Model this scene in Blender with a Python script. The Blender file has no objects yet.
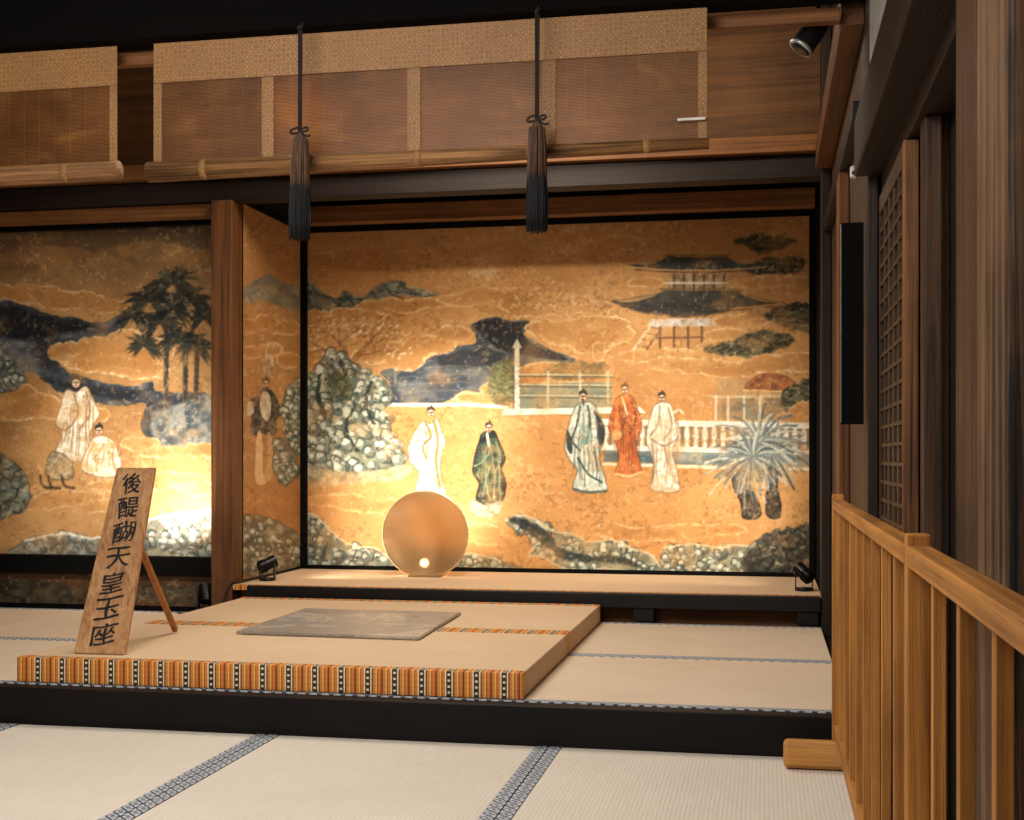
import bpy, bmesh, math, random
import numpy as np
from mathutils import Vector, Matrix
random.seed(4)
F=1300.0; HY=458.0; H=0.93
AN=math.atan(253/1300.0); SA=math.sin(AN); CA=math.cos(AN)
scene=bpy.context.scene
def ray(px,py):
    u=(px-512)/F; v=(HY-py)/F
    return (-SA+u*CA, CA+u*SA, v)
def on_y(px,py,Y):
    r=ray(px,py); t=Y/r[1]; return Vector((r[0]*t,Y,H+r[2]*t))
def lin1(c):
    c=c/255.0
    return c/12.92 if c<=0.04045 else ((c+0.055)/1.055)**2.4
def S(r,g,b): return (lin1(r),lin1(g),lin1(b),1.0)

# ---------------------------------------------------------------- materials
class G:
    def __init__(s,name,rough=.6,metal=0.0):
        s.m=bpy.data.materials.new(name); s.m.use_nodes=True
        s.nt=s.m.node_tree; s.b=s.nt.nodes['Principled BSDF']
        s.b.inputs['Roughness'].default_value=rough; s.b.inputs['Metallic'].default_value=metal
    def n(s,t,**k):
        x=s.nt.nodes.new(t)
        for a,b in k.items(): setattr(x,a,b)
        return x
    def put(s,sock,v):
        if isinstance(v,bpy.types.NodeSocket): s.nt.links.new(v,sock)
        else: sock.default_value=v
    def ma(s,op,a,b=0.0,c=0.0):
        x=s.n('ShaderNodeMath',operation=op)
        s.put(x.inputs[0],a); s.put(x.inputs[1],b); s.put(x.inputs[2],c)
        return x.outputs[0]
    def obj(s,scale=(1,1,1),rnd=True):
        tc=s.n('ShaderNodeTexCoord'); mp=s.n('ShaderNodeMapping')
        s.nt.links.new(tc.outputs['Object'],mp.inputs['Vector'])
        mp.inputs['Scale'].default_value=scale
        if rnd:
            oi=s.n('ShaderNodeObjectInfo')
            v=s.ma('MULTIPLY',oi.outputs['Random'],37.0)
            cb=s.n('ShaderNodeCombineXYZ')
            for i in range(3): s.nt.links.new(v,cb.inputs[i])
            s.nt.links.new(cb.outputs[0],mp.inputs['Location'])
        return mp.outputs[0]
    def noise(s,vec,scale,detail=4,rough=.6,dist=0):
        x=s.n('ShaderNodeTexNoise'); s.nt.links.new(vec,x.inputs['Vector'])
        x.inputs['Scale'].default_value=scale; x.inputs['Detail'].default_value=detail
        x.inputs['Roughness'].default_value=rough; x.inputs['Distortion'].default_value=dist
        return x.outputs['Fac']
    def ramp(s,fac,stops,const=False):
        x=s.n('ShaderNodeValToRGB'); s.put(x.inputs[0],fac)
        e=x.color_ramp.elements
        if const: x.color_ramp.interpolation='CONSTANT'
        while len(e)<len(stops): e.new(0.5)
        for i,(p,c) in enumerate(stops):
            e[i].position=p; e[i].color=c
        return x.outputs[0]
    def mix(s,f,a,b,blend='MIX'):
        x=s.n('ShaderNodeMix',data_type='RGBA',blend_type=blend)
        s.put(x.inputs[0],f); s.put(x.inputs[6],a); s.put(x.inputs[7],b)
        return x.outputs[2]
    def col(s,c): s.put(s.b.inputs['Base Color'],c)
    def bump(s,h,st=.3,d=.002):
        x=s.n('ShaderNodeBump'); x.inputs['Strength'].default_value=st; x.inputs['Distance'].default_value=d
        s.nt.links.new(h,x.inputs['Height']); s.nt.links.new(x.outputs[0],s.b.inputs['Normal'])
        return x.outputs[0]
    def mixsh(s,other,f):
        mx=s.n('ShaderNodeMixShader'); s.put(mx.inputs[0],f)
        out=s.nt.nodes['Material Output']
        s.nt.links.new(s.b.outputs[0],mx.inputs[1]); s.nt.links.new(other,mx.inputs[2]); s.nt.links.new(mx.outputs[0],out.inputs[0])

def wood(name,c1,c2,axis='X',rough=.6,scale=1.0,cont=(.36,.64),spec=.3,bs=.45):
    g=G(name,rough); g.b.inputs['Specular IOR Level'].default_value=spec
    a=1.0*scale; c=34*scale
    sc={'X':(a,c,c),'Y':(c,a,c),'Z':(c,c,a)}[axis]
    v=g.obj(sc); n1=g.noise(v,1.0,6,.7,.8)
    sc2={'X':(a*.6,c*3,c*3),'Y':(c*3,a*.6,c*3),'Z':(c*3,c*3,a*.6)}[axis]
    n3=g.noise(g.obj(sc2),1.0,3,.6)
    v2=g.obj((1,1,1)); n2=g.noise(v2,2.6,4,.6)
    f=g.ma('ADD',g.ma('MULTIPLY',n1,.5),g.ma('MULTIPLY',n2,.25)); f=g.ma('ADD',f,g.ma('MULTIPLY',n3,.25))
    g.col(g.ramp(f,[(cont[0],c1),(cont[1],c2)])); g.bump(n1,bs,.005)
    return g.m
def plain(name,c,rough=.5,metal=0.0,var=.25,spec=.5):
    g=G(name,rough,metal); g.b.inputs['Specular IOR Level'].default_value=spec
    n=g.noise(g.obj(),14,4); d=tuple([x*(1-var) for x in c[:3]]+[1])
    g.col(g.ramp(n,[(.35,d),(.65,c)]))
    return g.m
M={}
M['dark']=wood('dark_stained_wood',S(9,6,4),S(40,25,14),'X')
M['darkY']=wood('dark_stained_wood_deep',S(8,5,3),S(34,22,14),'Y')
M['darkZ']=wood('dark_stained_wood_upright',S(10,7,5),S(54,37,25),'Z',bs=.8)
M['brown']=wood('brown_timber',S(76,45,21),S(152,99,52),'X')
M['brownY']=wood('brown_timber_deep',S(54,33,16),S(118,76,41),'Y')
M['brownZ']=wood('brown_timber_upright',S(24,15,9),S(92,62,38),'Z',bs=.9,cont=(.40,.62))
M['lightZ']=wood('worn_post_timber',S(10,7,5),S(132,98,70),'Z',scale=.7,cont=(.43,.60),bs=1.0)
M['stileZ']=wood('amber_lit_stile_timber',S(40,24,12),S(142,94,54),'Z',bs=.8,cont=(.40,.62))
M['postZ']=wood('alcove_post_timber',S(48,28,14),S(134,84,44),'Z',bs=.5)
M['latt']=wood('dark_amber_lattice_timber',S(34,22,12),S(92,62,37),'Z')
M['fence']=wood('golden_cedar_upright',S(112,66,24),S(208,142,68),'Z',cont=(.38,.62),bs=.7)
M['fenceY']=wood('golden_cedar_rail',S(116,70,26),S(206,140,68),'Y',cont=(.38,.62),bs=.7)
M['fenceX']=wood('golden_cedar_foot',S(146,94,42),S(218,158,86),'X')
M['lacq']=plain('black_lacquer',S(11,9,8),.45,spec=.3)
M['frame']=plain('matt_black_frame',S(8,7,6),.8,spec=.1)
M['blackbeam']=wood('blackened_step_timber',S(4,3,3),S(22,15,11),'X',rough=.55,spec=.2)
M['ceil']=wood('black_ceiling_boards',S(3,2,2),S(10,7,5),'X',rough=.9,spec=.1)
M['kokabe']=wood('brown_wall_boards',S(44,26,12),S(130,84,42),'X',scale=.35)
M['plaster']=plain('grey_plaster',S(150,146,138),.9)
M['metal']=plain('black_metal',S(20,20,22),.35,.4)
M['white']=plain('white_plastic',S(225,220,210),.5)
M['rimlite']=plain('pale_metal_rim',S(190,186,178),.3,.6)
M['sign']=wood('sign_board_cedar',S(146,98,58),S(220,170,118),'Z',scale=.9,cont=(.38,.62))
M['prop']=wood('sign_prop_cedar',S(130,80,40),S(186,126,70),'Z')
M['ink']=plain('black_ink',S(14,11,10),.6)

def tatami(name,c1,c2,axis):
    g=G(name,.8); g.b.inputs['Specular IOR Level'].default_value=.25
    tc=g.obj((1,1,1),False)
    sp=g.n('ShaderNodeSeparateXYZ'); g.nt.links.new(tc,sp.inputs[0])
    a=sp.outputs[1] if axis=='X' else sp.outputs[0]
    b=sp.outputs[0] if axis=='X' else sp.outputs[1]
    w=g.ma('PINGPONG',a,.006); w=g.ma('DIVIDE',w,.006)
    w2=g.ma('PINGPONG',b,.0025); w2=g.ma('DIVIDE',w2,.0025)
    sc=(3,60,3) if axis=='X' else (60,3,3)
    n=g.noise(g.obj(sc),3,4); nb=g.noise(g.obj(),1.6,3)
    f=g.ma('ADD',g.ma('MULTIPLY',n,.45),g.ma('MULTIPLY',nb,.35)); f=g.ma('ADD',f,g.ma('MULTIPLY',w,.2))
    g.col(g.ramp(f,[(.25,c1),(.75,c2)]))
    g.bump(g.ma('ADD',w,g.ma('MULTIPLY',w2,.5)),.3,.002)
    return g.m
M['tatF']=tatami('tatami_rush_pale',S(206,192,174),S(234,223,208),'Y')
M['tatU']=tatami('tatami_rush_tan',S(202,178,150),S(232,212,186),'X')
M['tatD']=tatami('dais_rush_tan',S(204,172,136),S(232,204,170),'X')

def heri(name,axis):
    g=G(name,.7)
    sp=g.n('ShaderNodeSeparateXYZ'); g.nt.links.new(g.obj((1,1,1),False),sp.inputs[0])
    a=sp.outputs[0] if axis=='X' else sp.outputs[1]; b=sp.outputs[1] if axis=='X' else sp.outputs[0]
    p=g.ma('PINGPONG',a,.021); q=g.ma('ABSOLUTE',b)
    d1=g.ma('ABSOLUTE',g.ma('SUBTRACT',p,q))
    x1=g.ma('LESS_THAN',d1,.0042)
    dot=g.ma('LESS_THAN',g.ma('ADD',g.ma('SUBTRACT',.021,p),q),.008)
    e=g.ma('GREATER_THAN',q,.0190)
    f=g.ma('MAXIMUM',g.ma('MAXIMUM',x1,dot),e)
    n=g.noise(g.obj(),60,3)
    dk=g.ramp(n,[(.3,S(46,50,60)),(.7,S(76,82,94))]); lt=g.ramp(n,[(.3,S(172,176,182)),(.7,S(208,210,212))])
    g.col(g.mix(f,lt,dk)); return g.m
M['heriX']=heri('woven_grey_border_wide','X'); M['heriY']=heri('woven_grey_border_deep','Y')
def ungen():
    g=G('striped_brocade_border',.65)
    sp=g.n('ShaderNodeSeparateXYZ'); g.nt.links.new(g.obj((1,1,1),False),sp.inputs[0])
    x=sp.outputs[0]; z=sp.outputs[2]
    f=g.ma('FRACT',g.ma('DIVIDE',g.ma('ADD',x,10.0),.094))
    O=S(226,134,46);Y=S(244,196,104);C=S(250,232,190);B=S(92,50,24);D=S(18,15,14);R=S(184,92,34)
    c=g.ramp(f,[(0,B),(.05,O),(.15,Y),(.20,R),(.25,O),(.34,C),(.39,D),(.58,C),(.63,B),(.68,O),(.78,Y),(.83,R),(.88,O),(.96,R)],True)
    h=g.ma('FRACT',g.ma('DIVIDE',g.ma('ADD',g.ma('ADD',z,10.0),sp.outputs[1]),.020))
    k=g.ma('MULTIPLY',g.ma('LESS_THAN',h,.36),g.ma('MULTIPLY',g.ma('GREATER_THAN',f,.44),g.ma('LESS_THAN',f,.53)))
    c=g.mix(k,c,C)
    h2=g.ma('MULTIPLY',g.ma('GREATER_THAN',h,.70),.12)
    c=g.mix(h2,c,B)
    n=g.noise(g.obj(),90,3); c=g.mix(g.ma('MULTIPLY',n,.25),c,S(130,84,40))
    g.col(c); return g.m
M['ungen']=ungen()
def brocade():
    g=G('pale_gold_brocade',.6)
    v=g.n('ShaderNodeTexVoronoi'); g.nt.links.new(g.obj((1,1,1),False),v.inputs['Vector'])
    v.inputs['Scale'].default_value=62; v.inputs['Randomness'].default_value=.2
    c=g.ramp(v.outputs['Distance'],[(.18,S(220,176,116)),(.34,S(150,102,54)),(.6,S(192,144,86))])
    n=g.noise(g.obj(),5,6,.7); c=g.mix(g.ma('MULTIPLY',n,.7),c,S(120,78,40)); g.col(c)
    tr=g.n('ShaderNodeBsdfTranslucent'); g.nt.links.new(c,tr.inputs[0])
    g.mixsh(tr.outputs[0],.2)
    return g.m
M['broc']=brocade()
def slatm():
    g=G('bamboo_slats',.5)
    n=g.noise(g.obj((2,2,90)),3,5); n2=g.noise(g.obj((3.0,1.5,5.0)),2,5,.65,.8)
    f=g.ma('ADD',g.ma('MULTIPLY',n,.35),g.ma('MULTIPLY',n2,.65))
    c=g.ramp(f,[(.36,S(66,42,20)),(.52,S(112,76,38)),(.66,S(166,118,62))]); g.col(c)
    tr=g.n('ShaderNodeBsdfTranslucent'); tr.inputs[0].default_value=S(218,170,104)
    g.mixsh(tr.outputs[0],.38)
    return g.m
M['slat']=slatm()
M['roll']=wood('rolled_bamboo',S(70,43,21),S(176,126,76),'X',scale=2.2,cont=(.40,.62),bs=1.0)
def cordm(n,c1,c2):
    g=G(n,.8); x=g.noise(g.obj((120,120,4)),1,3); g.col(g.ramp(x,[(.35,c1),(.65,c2)])); g.bump(x,.6,.004); return g.m
M['cord']=cordm('dark_silk_cord',S(16,10,8),S(46,30,21))
M['tasT']=cordm('dark_brown_silk',S(48,31,21),S(112,80,56))
M['tasB']=cordm('black_silk_fringe',S(5,5,5),S(20,17,17))
def stone():
    g=G('aged_grey_seat_slab',.4,.1)
    n=g.noise(g.obj(),3.0,7,.72,1.6); c=g.ramp(n,[(.30,S(120,108,96)),(.42,S(166,156,142)),(.50,S(146,140,132)),(.58,S(190,180,164)),(.70,S(184,150,110))]); g.col(c); g.bump(n,.4,.006)
    return g.m
M['seat']=stone()
def bronze():
    g=G('polished_bronze_grey_mirror',.2,.8)
    n=g.noise(g.obj((1,1,1)),3.0,6,.65,.9); g.col(g.ramp(n,[(.34,S(176,150,118)),(.5,S(206,178,140)),(.66,S(236,212,176))]))
    g.put(g.b.inputs['Roughness'],g.ramp(n,[(.3,(.14,.14,.14,1)),(.7,(.30,.30,.30,1))]))
    nb=g.noise(g.obj((1,1,1)),4.5,3); g.bump(nb,.35,.014)
    gl=g.n('ShaderNodeBsdfRefraction'); gl.inputs['Color'].default_value=S(250,232,200); gl.inputs['Roughness'].default_value=.42; gl.inputs['IOR'].default_value=1.25
    g.mixsh(gl.outputs[0],.42)
    return g.m
M['bronze']=bronze()
M['rim']=plain('bronze_disc_rim',S(236,206,156),.25,.4)
M['clear']=plain('brown_resin_base',S(150,112,70),.3)
def lampm():
    g=G('warm_lamp_lens',.4); g.col(S(255,230,190)); g.b.inputs['Emission Color'].default_value=(1,.90,.72,1); g.b.inputs['Emission Strength'].default_value=110
    return g.m
M['lamp']=lampm()

# ---------------------------------------------------------------- object helpers
WL={}
def link(o,loc,parent):
    bpy.context.scene.collection.objects.link(o)
    WL[o.name]=Vector(loc)
    if parent is not None:
        o.parent=parent; o.location=Vector(loc)-WL[parent.name]
    else: o.location=loc
    return o
def tag(o,label,cat,group=None):
    o["label"]=label; o["category"]=cat
    if group: o["group"]=group
    return o
def thing(name,loc,label,cat,group=None):
    o=bpy.data.objects.new(name,None); o.empty_display_size=.05
    link(o,loc,None); return tag(o,label,cat,group)
def meshobj(name,bm,mat,loc,parent=None,smooth=False):
    me=bpy.data.meshes.new(name); bm.normal_update(); bm.to_mesh(me); bm.free()
    me.materials.append(mat)
    if smooth:
        for p in me.polygons: p.use_smooth=True
    o=bpy.data.objects.new(name,me); return link(o,loc,parent)
def bmbox(bm,c,s,bev=0,rot=None):
    r=bmesh.ops.create_cube(bm,size=1.0)
    vs=r['verts']
    mt=Matrix.Translation(Vector(c))
    if rot is not None: mt=mt@rot
    mt=mt@Matrix.Diagonal((s[0],s[1],s[2],1))
    bmesh.ops.transform(bm,matrix=mt,verts=vs)
    if bev>0:
        es=list({e for v in vs for e in v.link_edges})
        bmesh.ops.bevel(bm,geom=es,offset=bev,segments=2,affect='EDGES',profile=.5)
def box(name,x0,x1,y0,y1,z0,z1,mat,parent=None,bev=.003):
    bm=bmesh.new(); bmbox(bm,(0,0,0),(x1-x0,y1-y0,z1-z0),bev)
    return meshobj(name,bm,mat,((x0+x1)/2,(y0+y1)/2,(z0+z1)/2),parent)
def struct(o): o["kind"]="structure"; return o
def bmcone(bm,p0,p1,r0,r1,seg=16,cap=True):
    p0=Vector(p0);p1=Vector(p1); d=p1-p0
    rot=d.to_track_quat('Z','Y').to_matrix().to_4x4()
    bmesh.ops.create_cone(bm,cap_ends=cap,segments=seg,radius1=r0,radius2=r1,depth=d.length,matrix=Matrix.Translation((p0+p1)/2)@rot)
def rod(name,p0,p1,r0,r1,mat,parent=None,seg=16):
    p0=Vector(p0);p1=Vector(p1);c=(p0+p1)/2
    bm=bmesh.new(); bmcone(bm,p0-c,p1-c,r0,r1,seg)
    return meshobj(name,bm,mat,c,parent,True)
def beamrod(name,p0,p1,w,d,mat,parent=None):
    p0=Vector(p0);p1=Vector(p1);c=(p0+p1)/2;v=p1-p0
    bm=bmesh.new(); bmbox(bm,(0,0,0),(w,d,v.length),.002,v.to_track_quat('Z','Y').to_matrix().to_4x4())
    return meshobj(name,bm,mat,c,parent)
def tube(name,pts,r,mat,parent=None,seg=8):
    cu=bpy.data.curves.new(name,'CURVE'); cu.dimensions='3D'; cu.bevel_depth=r; cu.bevel_resolution=2; cu.resolution_u=8
    c=sum((Vector(p) for p in pts),Vector())/len(pts)
    sp=cu.splines.new('NURBS'); sp.points.add(len(pts)-1)
    for i,p in enumerate(pts): sp.points[i].co=(*(Vector(p)-c),1)
    sp.use_endpoint_u=True; sp.order_u=3
    tmp=bpy.data.objects.new('tmp',cu); bpy.context.scene.collection.objects.link(tmp)
    dg=bpy.context.evaluated_depsgraph_get(); me=bpy.data.meshes.new_from_object(tmp.evaluated_get(dg))
    bpy.data.objects.remove(tmp); me.name=name; me.materials.clear(); me.materials.append(mat)
    for p in me.polygons: p.use_smooth=True
    o=bpy.data.objects.new(name,me); return link(o,c,parent)

# ---------------------------------------------------------------- painting canvas
def vnoise(x,y,seed):
    rng=np.random.RandomState(seed); g=rng.rand(128,128)
    xi=np.floor(x).astype(int); yi=np.floor(y).astype(int); fx=x-xi; fy=y-yi
    fx=fx*fx*(3-2*fx); fy=fy*fy*(3-2*fy)
    a=g[yi%128,xi%128];b=g[yi%128,(xi+1)%128];c=g[(yi+1)%128,xi%128];d=g[(yi+1)%128,(xi+1)%128]
    return (a*(1-fx)+b*fx)*(1-fy)+(c*(1-fx)+d*fx)*fy
def fbm(x,y,seed,o=4):
    r=0;a=1;t=0
    for i in range(o):
        r=r+a*vnoise(x*2**i,y*2**i,seed+i*7); t+=a; a*=.55
    return r/t
def catmull(pts,closed=True,n=6):
    P=[np.array(p,float) for p in pts]; out=[]; L=len(P)
    R=range(L) if closed else range(L-1)
    for i in R:
        if closed: p0,p1,p2,p3=P[i-1],P[i],P[(i+1)%L],P[(i+2)%L]
        else: p0,p1,p2,p3=P[max(i-1,0)],P[i],P[i+1],P[min(i+2,L-1)]
        for k in range(n):
            t=k/n
            out.append(.5*((2*p1)+(-p0+p2)*t+(2*p0-5*p1+4*p2-p3)*t*t+(-p0+3*p1-3*p2+p3)*t**3))
    if not closed: out.append(P[-1])
    return out
class Canvas:
    def __init__(s,P,base):
        X,Y,Z=P[...,0],P[...,1],P[...,2]
        d=-X*SA+Y*CA
        s.shape=X.shape; s.base=np.array(base,float)/255
        s.px=(512+F*(X*CA+Y*SA)/d).ravel(); s.py=(HY-F*(Z-H)/d).ravel()
        s.C=np.tile(s.base,(s.px.size,1))
        s.nx=fbm(s.px/7,s.py/7,1,4)-.5; s.ny=fbm(s.px/7,s.py/7,31,4)-.5
    def blend(s,idx,col,a):
        a=np.clip(a,0,1)[:,None]; s.C[idx]=s.C[idx]*(1-a)+col*a
    def sd(s,pts,closed,pad,jit):
        A=np.array(pts); x0,y0=A.min(0)-pad-jit; x1,y1=A.max(0)+pad+jit
        idx=np.where((s.px>x0)&(s.px<x1)&(s.py>y0)&(s.py<y1))[0]
        if idx.size==0: return idx,None,None
        x=s.px[idx]+s.nx[idx]*jit*2; y=s.py[idx]+s.ny[idx]*jit*2
        dm=np.full(idx.size,1e9); ins=np.zeros(idx.size,bool); L=len(A)
        for i in range(L if closed else L-1):
            ax,ay=A[i]; bx,by=A[(i+1)%L]
            ex,ey=bx-ax,by-ay; l2=ex*ex+ey*ey
            if l2<1e-9: continue
            t=np.clip(((x-ax)*ex+(y-ay)*ey)/l2,0,1)
            dm=np.minimum(dm,(x-ax-t*ex)**2+(y-ay-t*ey)**2)
            if closed and abs(ey)>1e-9:
                cr=((ay>y)!=(by>y))&(x<ex*(y-ay)/ey+ax); ins^=cr
        dm=np.sqrt(dm)
        return idx,np.where(ins,-dm,dm),dm
    def poly(s,pts,col,jit=1.5,a=1,smooth=True,soft=.9,out=None,ow=1.3,oa=.8,col2=None,ts=5,thr=.5,tsoft=.3,col3=None,seed=5,sx=1,sy=1):
        if smooth: pts=catmull(pts)
        idx,d,ad=s.sd(pts,True,4+soft,jit)
        if d is None: return
        col=np.array(col,float)/255; c=np.tile(col,(idx.size,1))
        if col2 is not None:
            n=fbm(s.px[idx]/ts/sx,s.py[idx]/ts/sy,seed,4)
            k=np.clip((n-thr)/tsoft+.5,0,1)[:,None]; c=c*(1-k)+np.array(col2,float)/255*k
        if col3 is not None:
            n=fbm(s.px[idx]/ts/sx*1.7,s.py[idx]/ts/sy*1.7,seed+50,4)
            k=np.clip((n-.57)/.16+.5,0,1)[:,None]; c=c*(1-k)+np.array(col3,float)/255*k
        s.blend(idx,c,np.clip(.5-d/soft,0,1)*a)
        if out is not None: s.blend(idx,np.array(out,float)/255,np.clip(1-(ad-ow*.5)/.9,0,1)*a*oa)
    def line(s,pts,col,w=1.2,a=1,jit=.5,smooth=True,soft=.8):
        if smooth and len(pts)>2: pts=catmull(pts,False)
        idx,d,ad=s.sd(pts,False,w+3,jit)
        if d is None: return
        s.blend(idx,np.array(col,float)/255,np.clip(1-(ad-w*.5)/soft,0,1)*a)
    def bank(s,els,col=(212,158,94),rim=(240,210,156),a=1.0,ra=.75,w=1.1,jit=3.0,shade=(178,122,64)):
        """gold cloud bank: union of flat lobes (x,y,rx,ry) with one worn pale rim"""
        x0=min(e[0]-e[2] for e in els)-7; x1=max(e[0]+e[2] for e in els)+7
        y0=min(e[1]-e[3] for e in els)-7; y1=max(e[1]+e[3] for e in els)+7
        idx=np.where((s.px>x0)&(s.px<x1)&(s.py>y0)&(s.py<y1))[0]
        if idx.size==0: return
        x=s.px[idx]+s.nx[idx]*jit*2; y=s.py[idx]+s.ny[idx]*jit*2; d=np.full(idx.size,1e9)
        for (cx,cy,rx,ry) in els:
            q=np.sqrt(((x-cx)/rx)**2+((y-cy)/ry)**2)+1e-6
            gr=np.sqrt(((x-cx)/rx**2)**2+((y-cy)/ry**2)**2)/q+1e-6
            d=np.minimum(d,(q-1)/gr)
        n=np.clip((fbm(x/30,y/18,9,4)-.35)*2,0,1)[:,None]
        c=np.array(col,float)/255*n+np.array(shade,float)/255*(1-n)
        s.blend(idx,c,np.clip(.5-d/2.0,0,1)*a)
        s.blend(idx,np.array(col,float)/255*1.06,np.clip(1+d/6,0,1)*(d<0)*.4*a)
        worn=np.clip((fbm(x/6,y/6,77,3)-.32)*4,0.15,1)
        s.blend(idx,np.array(rim,float)/255,np.clip(1-(np.abs(d)-w*.5)/1.0,0,1)*ra*worn)
        s.blend(idx,np.array((140,92,48),float)/255,np.clip(1-np.abs(d-2.2)/1.2,0,1)*ra*.3*worn)
    def weather(s,dark,light,seed=70,amt=.35):
        n=fbm(s.px/60,s.py/45,seed,5); k=np.clip((n-.5)*3,-1,1)
        i=np.arange(s.px.size)
        s.blend(i,np.array(dark,float)/255,np.clip(-k,0,1)*amt); s.blend(i,np.array(light,float)/255,np.clip(k,0,1)*amt)
    def soften(s):
        A=s.C.reshape(s.shape+(3,))
        for ax in (0,1): A=(np.roll(A,1,ax)+2*A+np.roll(A,-1,ax))/4
        s.C=A.reshape(-1,3).copy(); i=np.arange(s.px.size)
        n=fbm(s.px/26,s.py/18,303,6); s.blend(i,s.base*1.02,np.clip((n-.50)/.25,0,1)*.42)
        n=fbm(s.px/3.5,s.py/3.5,403,5); b=fbm(s.px/35,s.py/25,413,3); s.blend(i,np.array((232,198,146))/255.,np.clip((n-.62+.4*(b-.5))/.12,0,1)*.32)
        n=fbm(s.px/3.2,s.py/3.0,503,5); b=fbm(s.px/40,s.py/30,513,3); s.blend(i,np.array((122,78,40))/255.,np.clip((n-.62+.4*(b-.5))/.12,0,1)*.34)
        n=fbm(s.px/10,s.py/8,703,5)[:,None]; s.C=np.clip(s.C*(.93+.14*n),0,1)
        g=s.C.mean(1)[:,None]; s.C=np.clip(s.C*.96+g*.04,0,1)
def paintmat():
    g=G('painted_gold_leaf_panel',.6); g.b.inputs['Specular IOR Level'].default_value=.25
    at=g.n('ShaderNodeAttribute'); at.attribute_name='paint'
    n=g.noise(g.obj((1,1,1),False),70,4,.6); k=g.ramp(n,[(.3,(.92,.92,.92,1)),(.7,(1.05,1.05,1.05,1))])
    g.col(g.mix(1.0,at.outputs['Color'],k,'MULTIPLY')); g.bump(n,.06,.002)
    return g.m
M['paint']=paintmat()
def grid_panel(name,o,ax,W,Hh,nx,nz,base,painter,parent=None):
    o=Vector(o)
    u=np.linspace(0,W,nx); v=np.linspace(0,Hh,nz)
    U,V=np.meshgrid(u,v)
    P=np.stack([o.x+U*ax[0],o.y+U*ax[1],o.z+V],-1)
    cv=Canvas(P,base); painter(cv); cv.soften()
    c=Vector((o.x+ax[0]*W/2,o.y+ax[1]*W/2,o.z+Hh/2))
    me=bpy.data.meshes.new(name)
    nv=nx*nz; me.vertices.add(nv)
    me.vertices.foreach_set('co',(P-np.array(c)).reshape(-1).astype(np.float32))
    i=np.arange((nx-1)*(nz-1)); r=i//(nx-1); q=i%(nx-1); a=r*nx+q
    f=np.stack([a,a+1,a+nx+1,a+nx],-1)
    me.loops.add(f.size); me.loops.foreach_set('vertex_index',f.reshape(-1).astype(np.int32))
    me.polygons.add(len(f)); me.polygons.foreach_set('loop_start',(np.arange(len(f))*4).astype(np.int32))
    me.update(calc_edges=True)
    C=np.clip(cv.C,0,1); C=np.where(C<=.04045,C/12.92,((C+.055)/1.055)**2.4)
    at=me.color_attributes.new('paint','FLOAT_COLOR','POINT')
    at.data.foreach_set('color',np.concatenate([C,np.ones((nv,1))],1).reshape(-1).astype(np.float32))
    me.materials.append(M['paint'])
    ob=bpy.data.objects.new(name,me); return link(ob,c,parent)

GOLD=(200,144,82); PALE=(238,208,156); SLATE=(58,66,76)
def inside(pts,x,y):
    ins=False
    for i in range(len(pts)):
        (ax,ay),(bx,by)=pts[i-1],pts[i]
        if (ay>y)!=(by>y) and x<(bx-ax)*(y-ay)/(by-ay)+ax: ins=not ins
    return ins
def frond(c,cx,cy,n,r,col,w=1.5,a0=0,a1=2*math.pi,droop=.25,seed=1,asp=1.0,a=.95):
    rr=random.Random(seed)
    for i in range(n):
        t=a0+(a1-a0)*(i+.9*rr.random())/n; L=r*(.55+.55*rr.random())
        ex=cx+math.cos(t)*L*asp; ey=cy-math.sin(t)*L+droop*L
        mx=cx+math.cos(t)*L*.55*asp; my=cy-math.sin(t)*L*.6-.02*L
        c.line([(cx,cy),(mx,my),(ex,ey)],col if not isinstance(col,list) else col[i%len(col)],w*rr.uniform(.6,1.2),a*rr.uniform(.6,1),.5)
def fanleaf(c,cx,cy,r,seed,cols):
    rr=random.Random(seed)
    for k in range(24):
        t=-.9+5.0*(k+rr.uniform(-.3,.4))/24; L=r*rr.uniform(.65,1.05); d=.20*L
        tip=(cx+math.cos(t)*L,cy-math.sin(t)*L*.85+d); w=r*.085
        nx,ny=-math.sin(t),-math.cos(t); m=(cx+math.cos(t)*L*.6,cy-math.sin(t)*L*.52)
        c.poly([(cx,cy),(m[0]+nx*w,m[1]+ny*w),tip,(m[0]-nx*w,m[1]-ny*w)],rr.choice(cols),1.0,.8,False,soft=1.4)
def foliage(c,pts,n,seed,cols,r=3.2,base=(52,54,40)):
    c.poly(pts,base,3.5,.85,soft=2.4,col2=(96,84,52),ts=6,thr=.6)
    A=np.array(pts); x0,y0=A.min(0)-2;x1,y1=A.max(0)+2; rr=random.Random(seed)
    for k in range(n*2):
        x=rr.uniform(x0,x1);y=rr.uniform(y0,y1)
        if not inside(pts,x+rr.uniform(-3,3),y+rr.uniform(-3,3)): continue
        t=rr.uniform(-.7,.7); q=r*rr.uniform(.5,1.1); c.line([(x-q*math.cos(t),y-q*math.sin(t)),(x+q*math.cos(t),y+q*math.sin(t))],rr.choice(cols),rr.uniform(.6,1.5),.7,.8,False)
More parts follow.
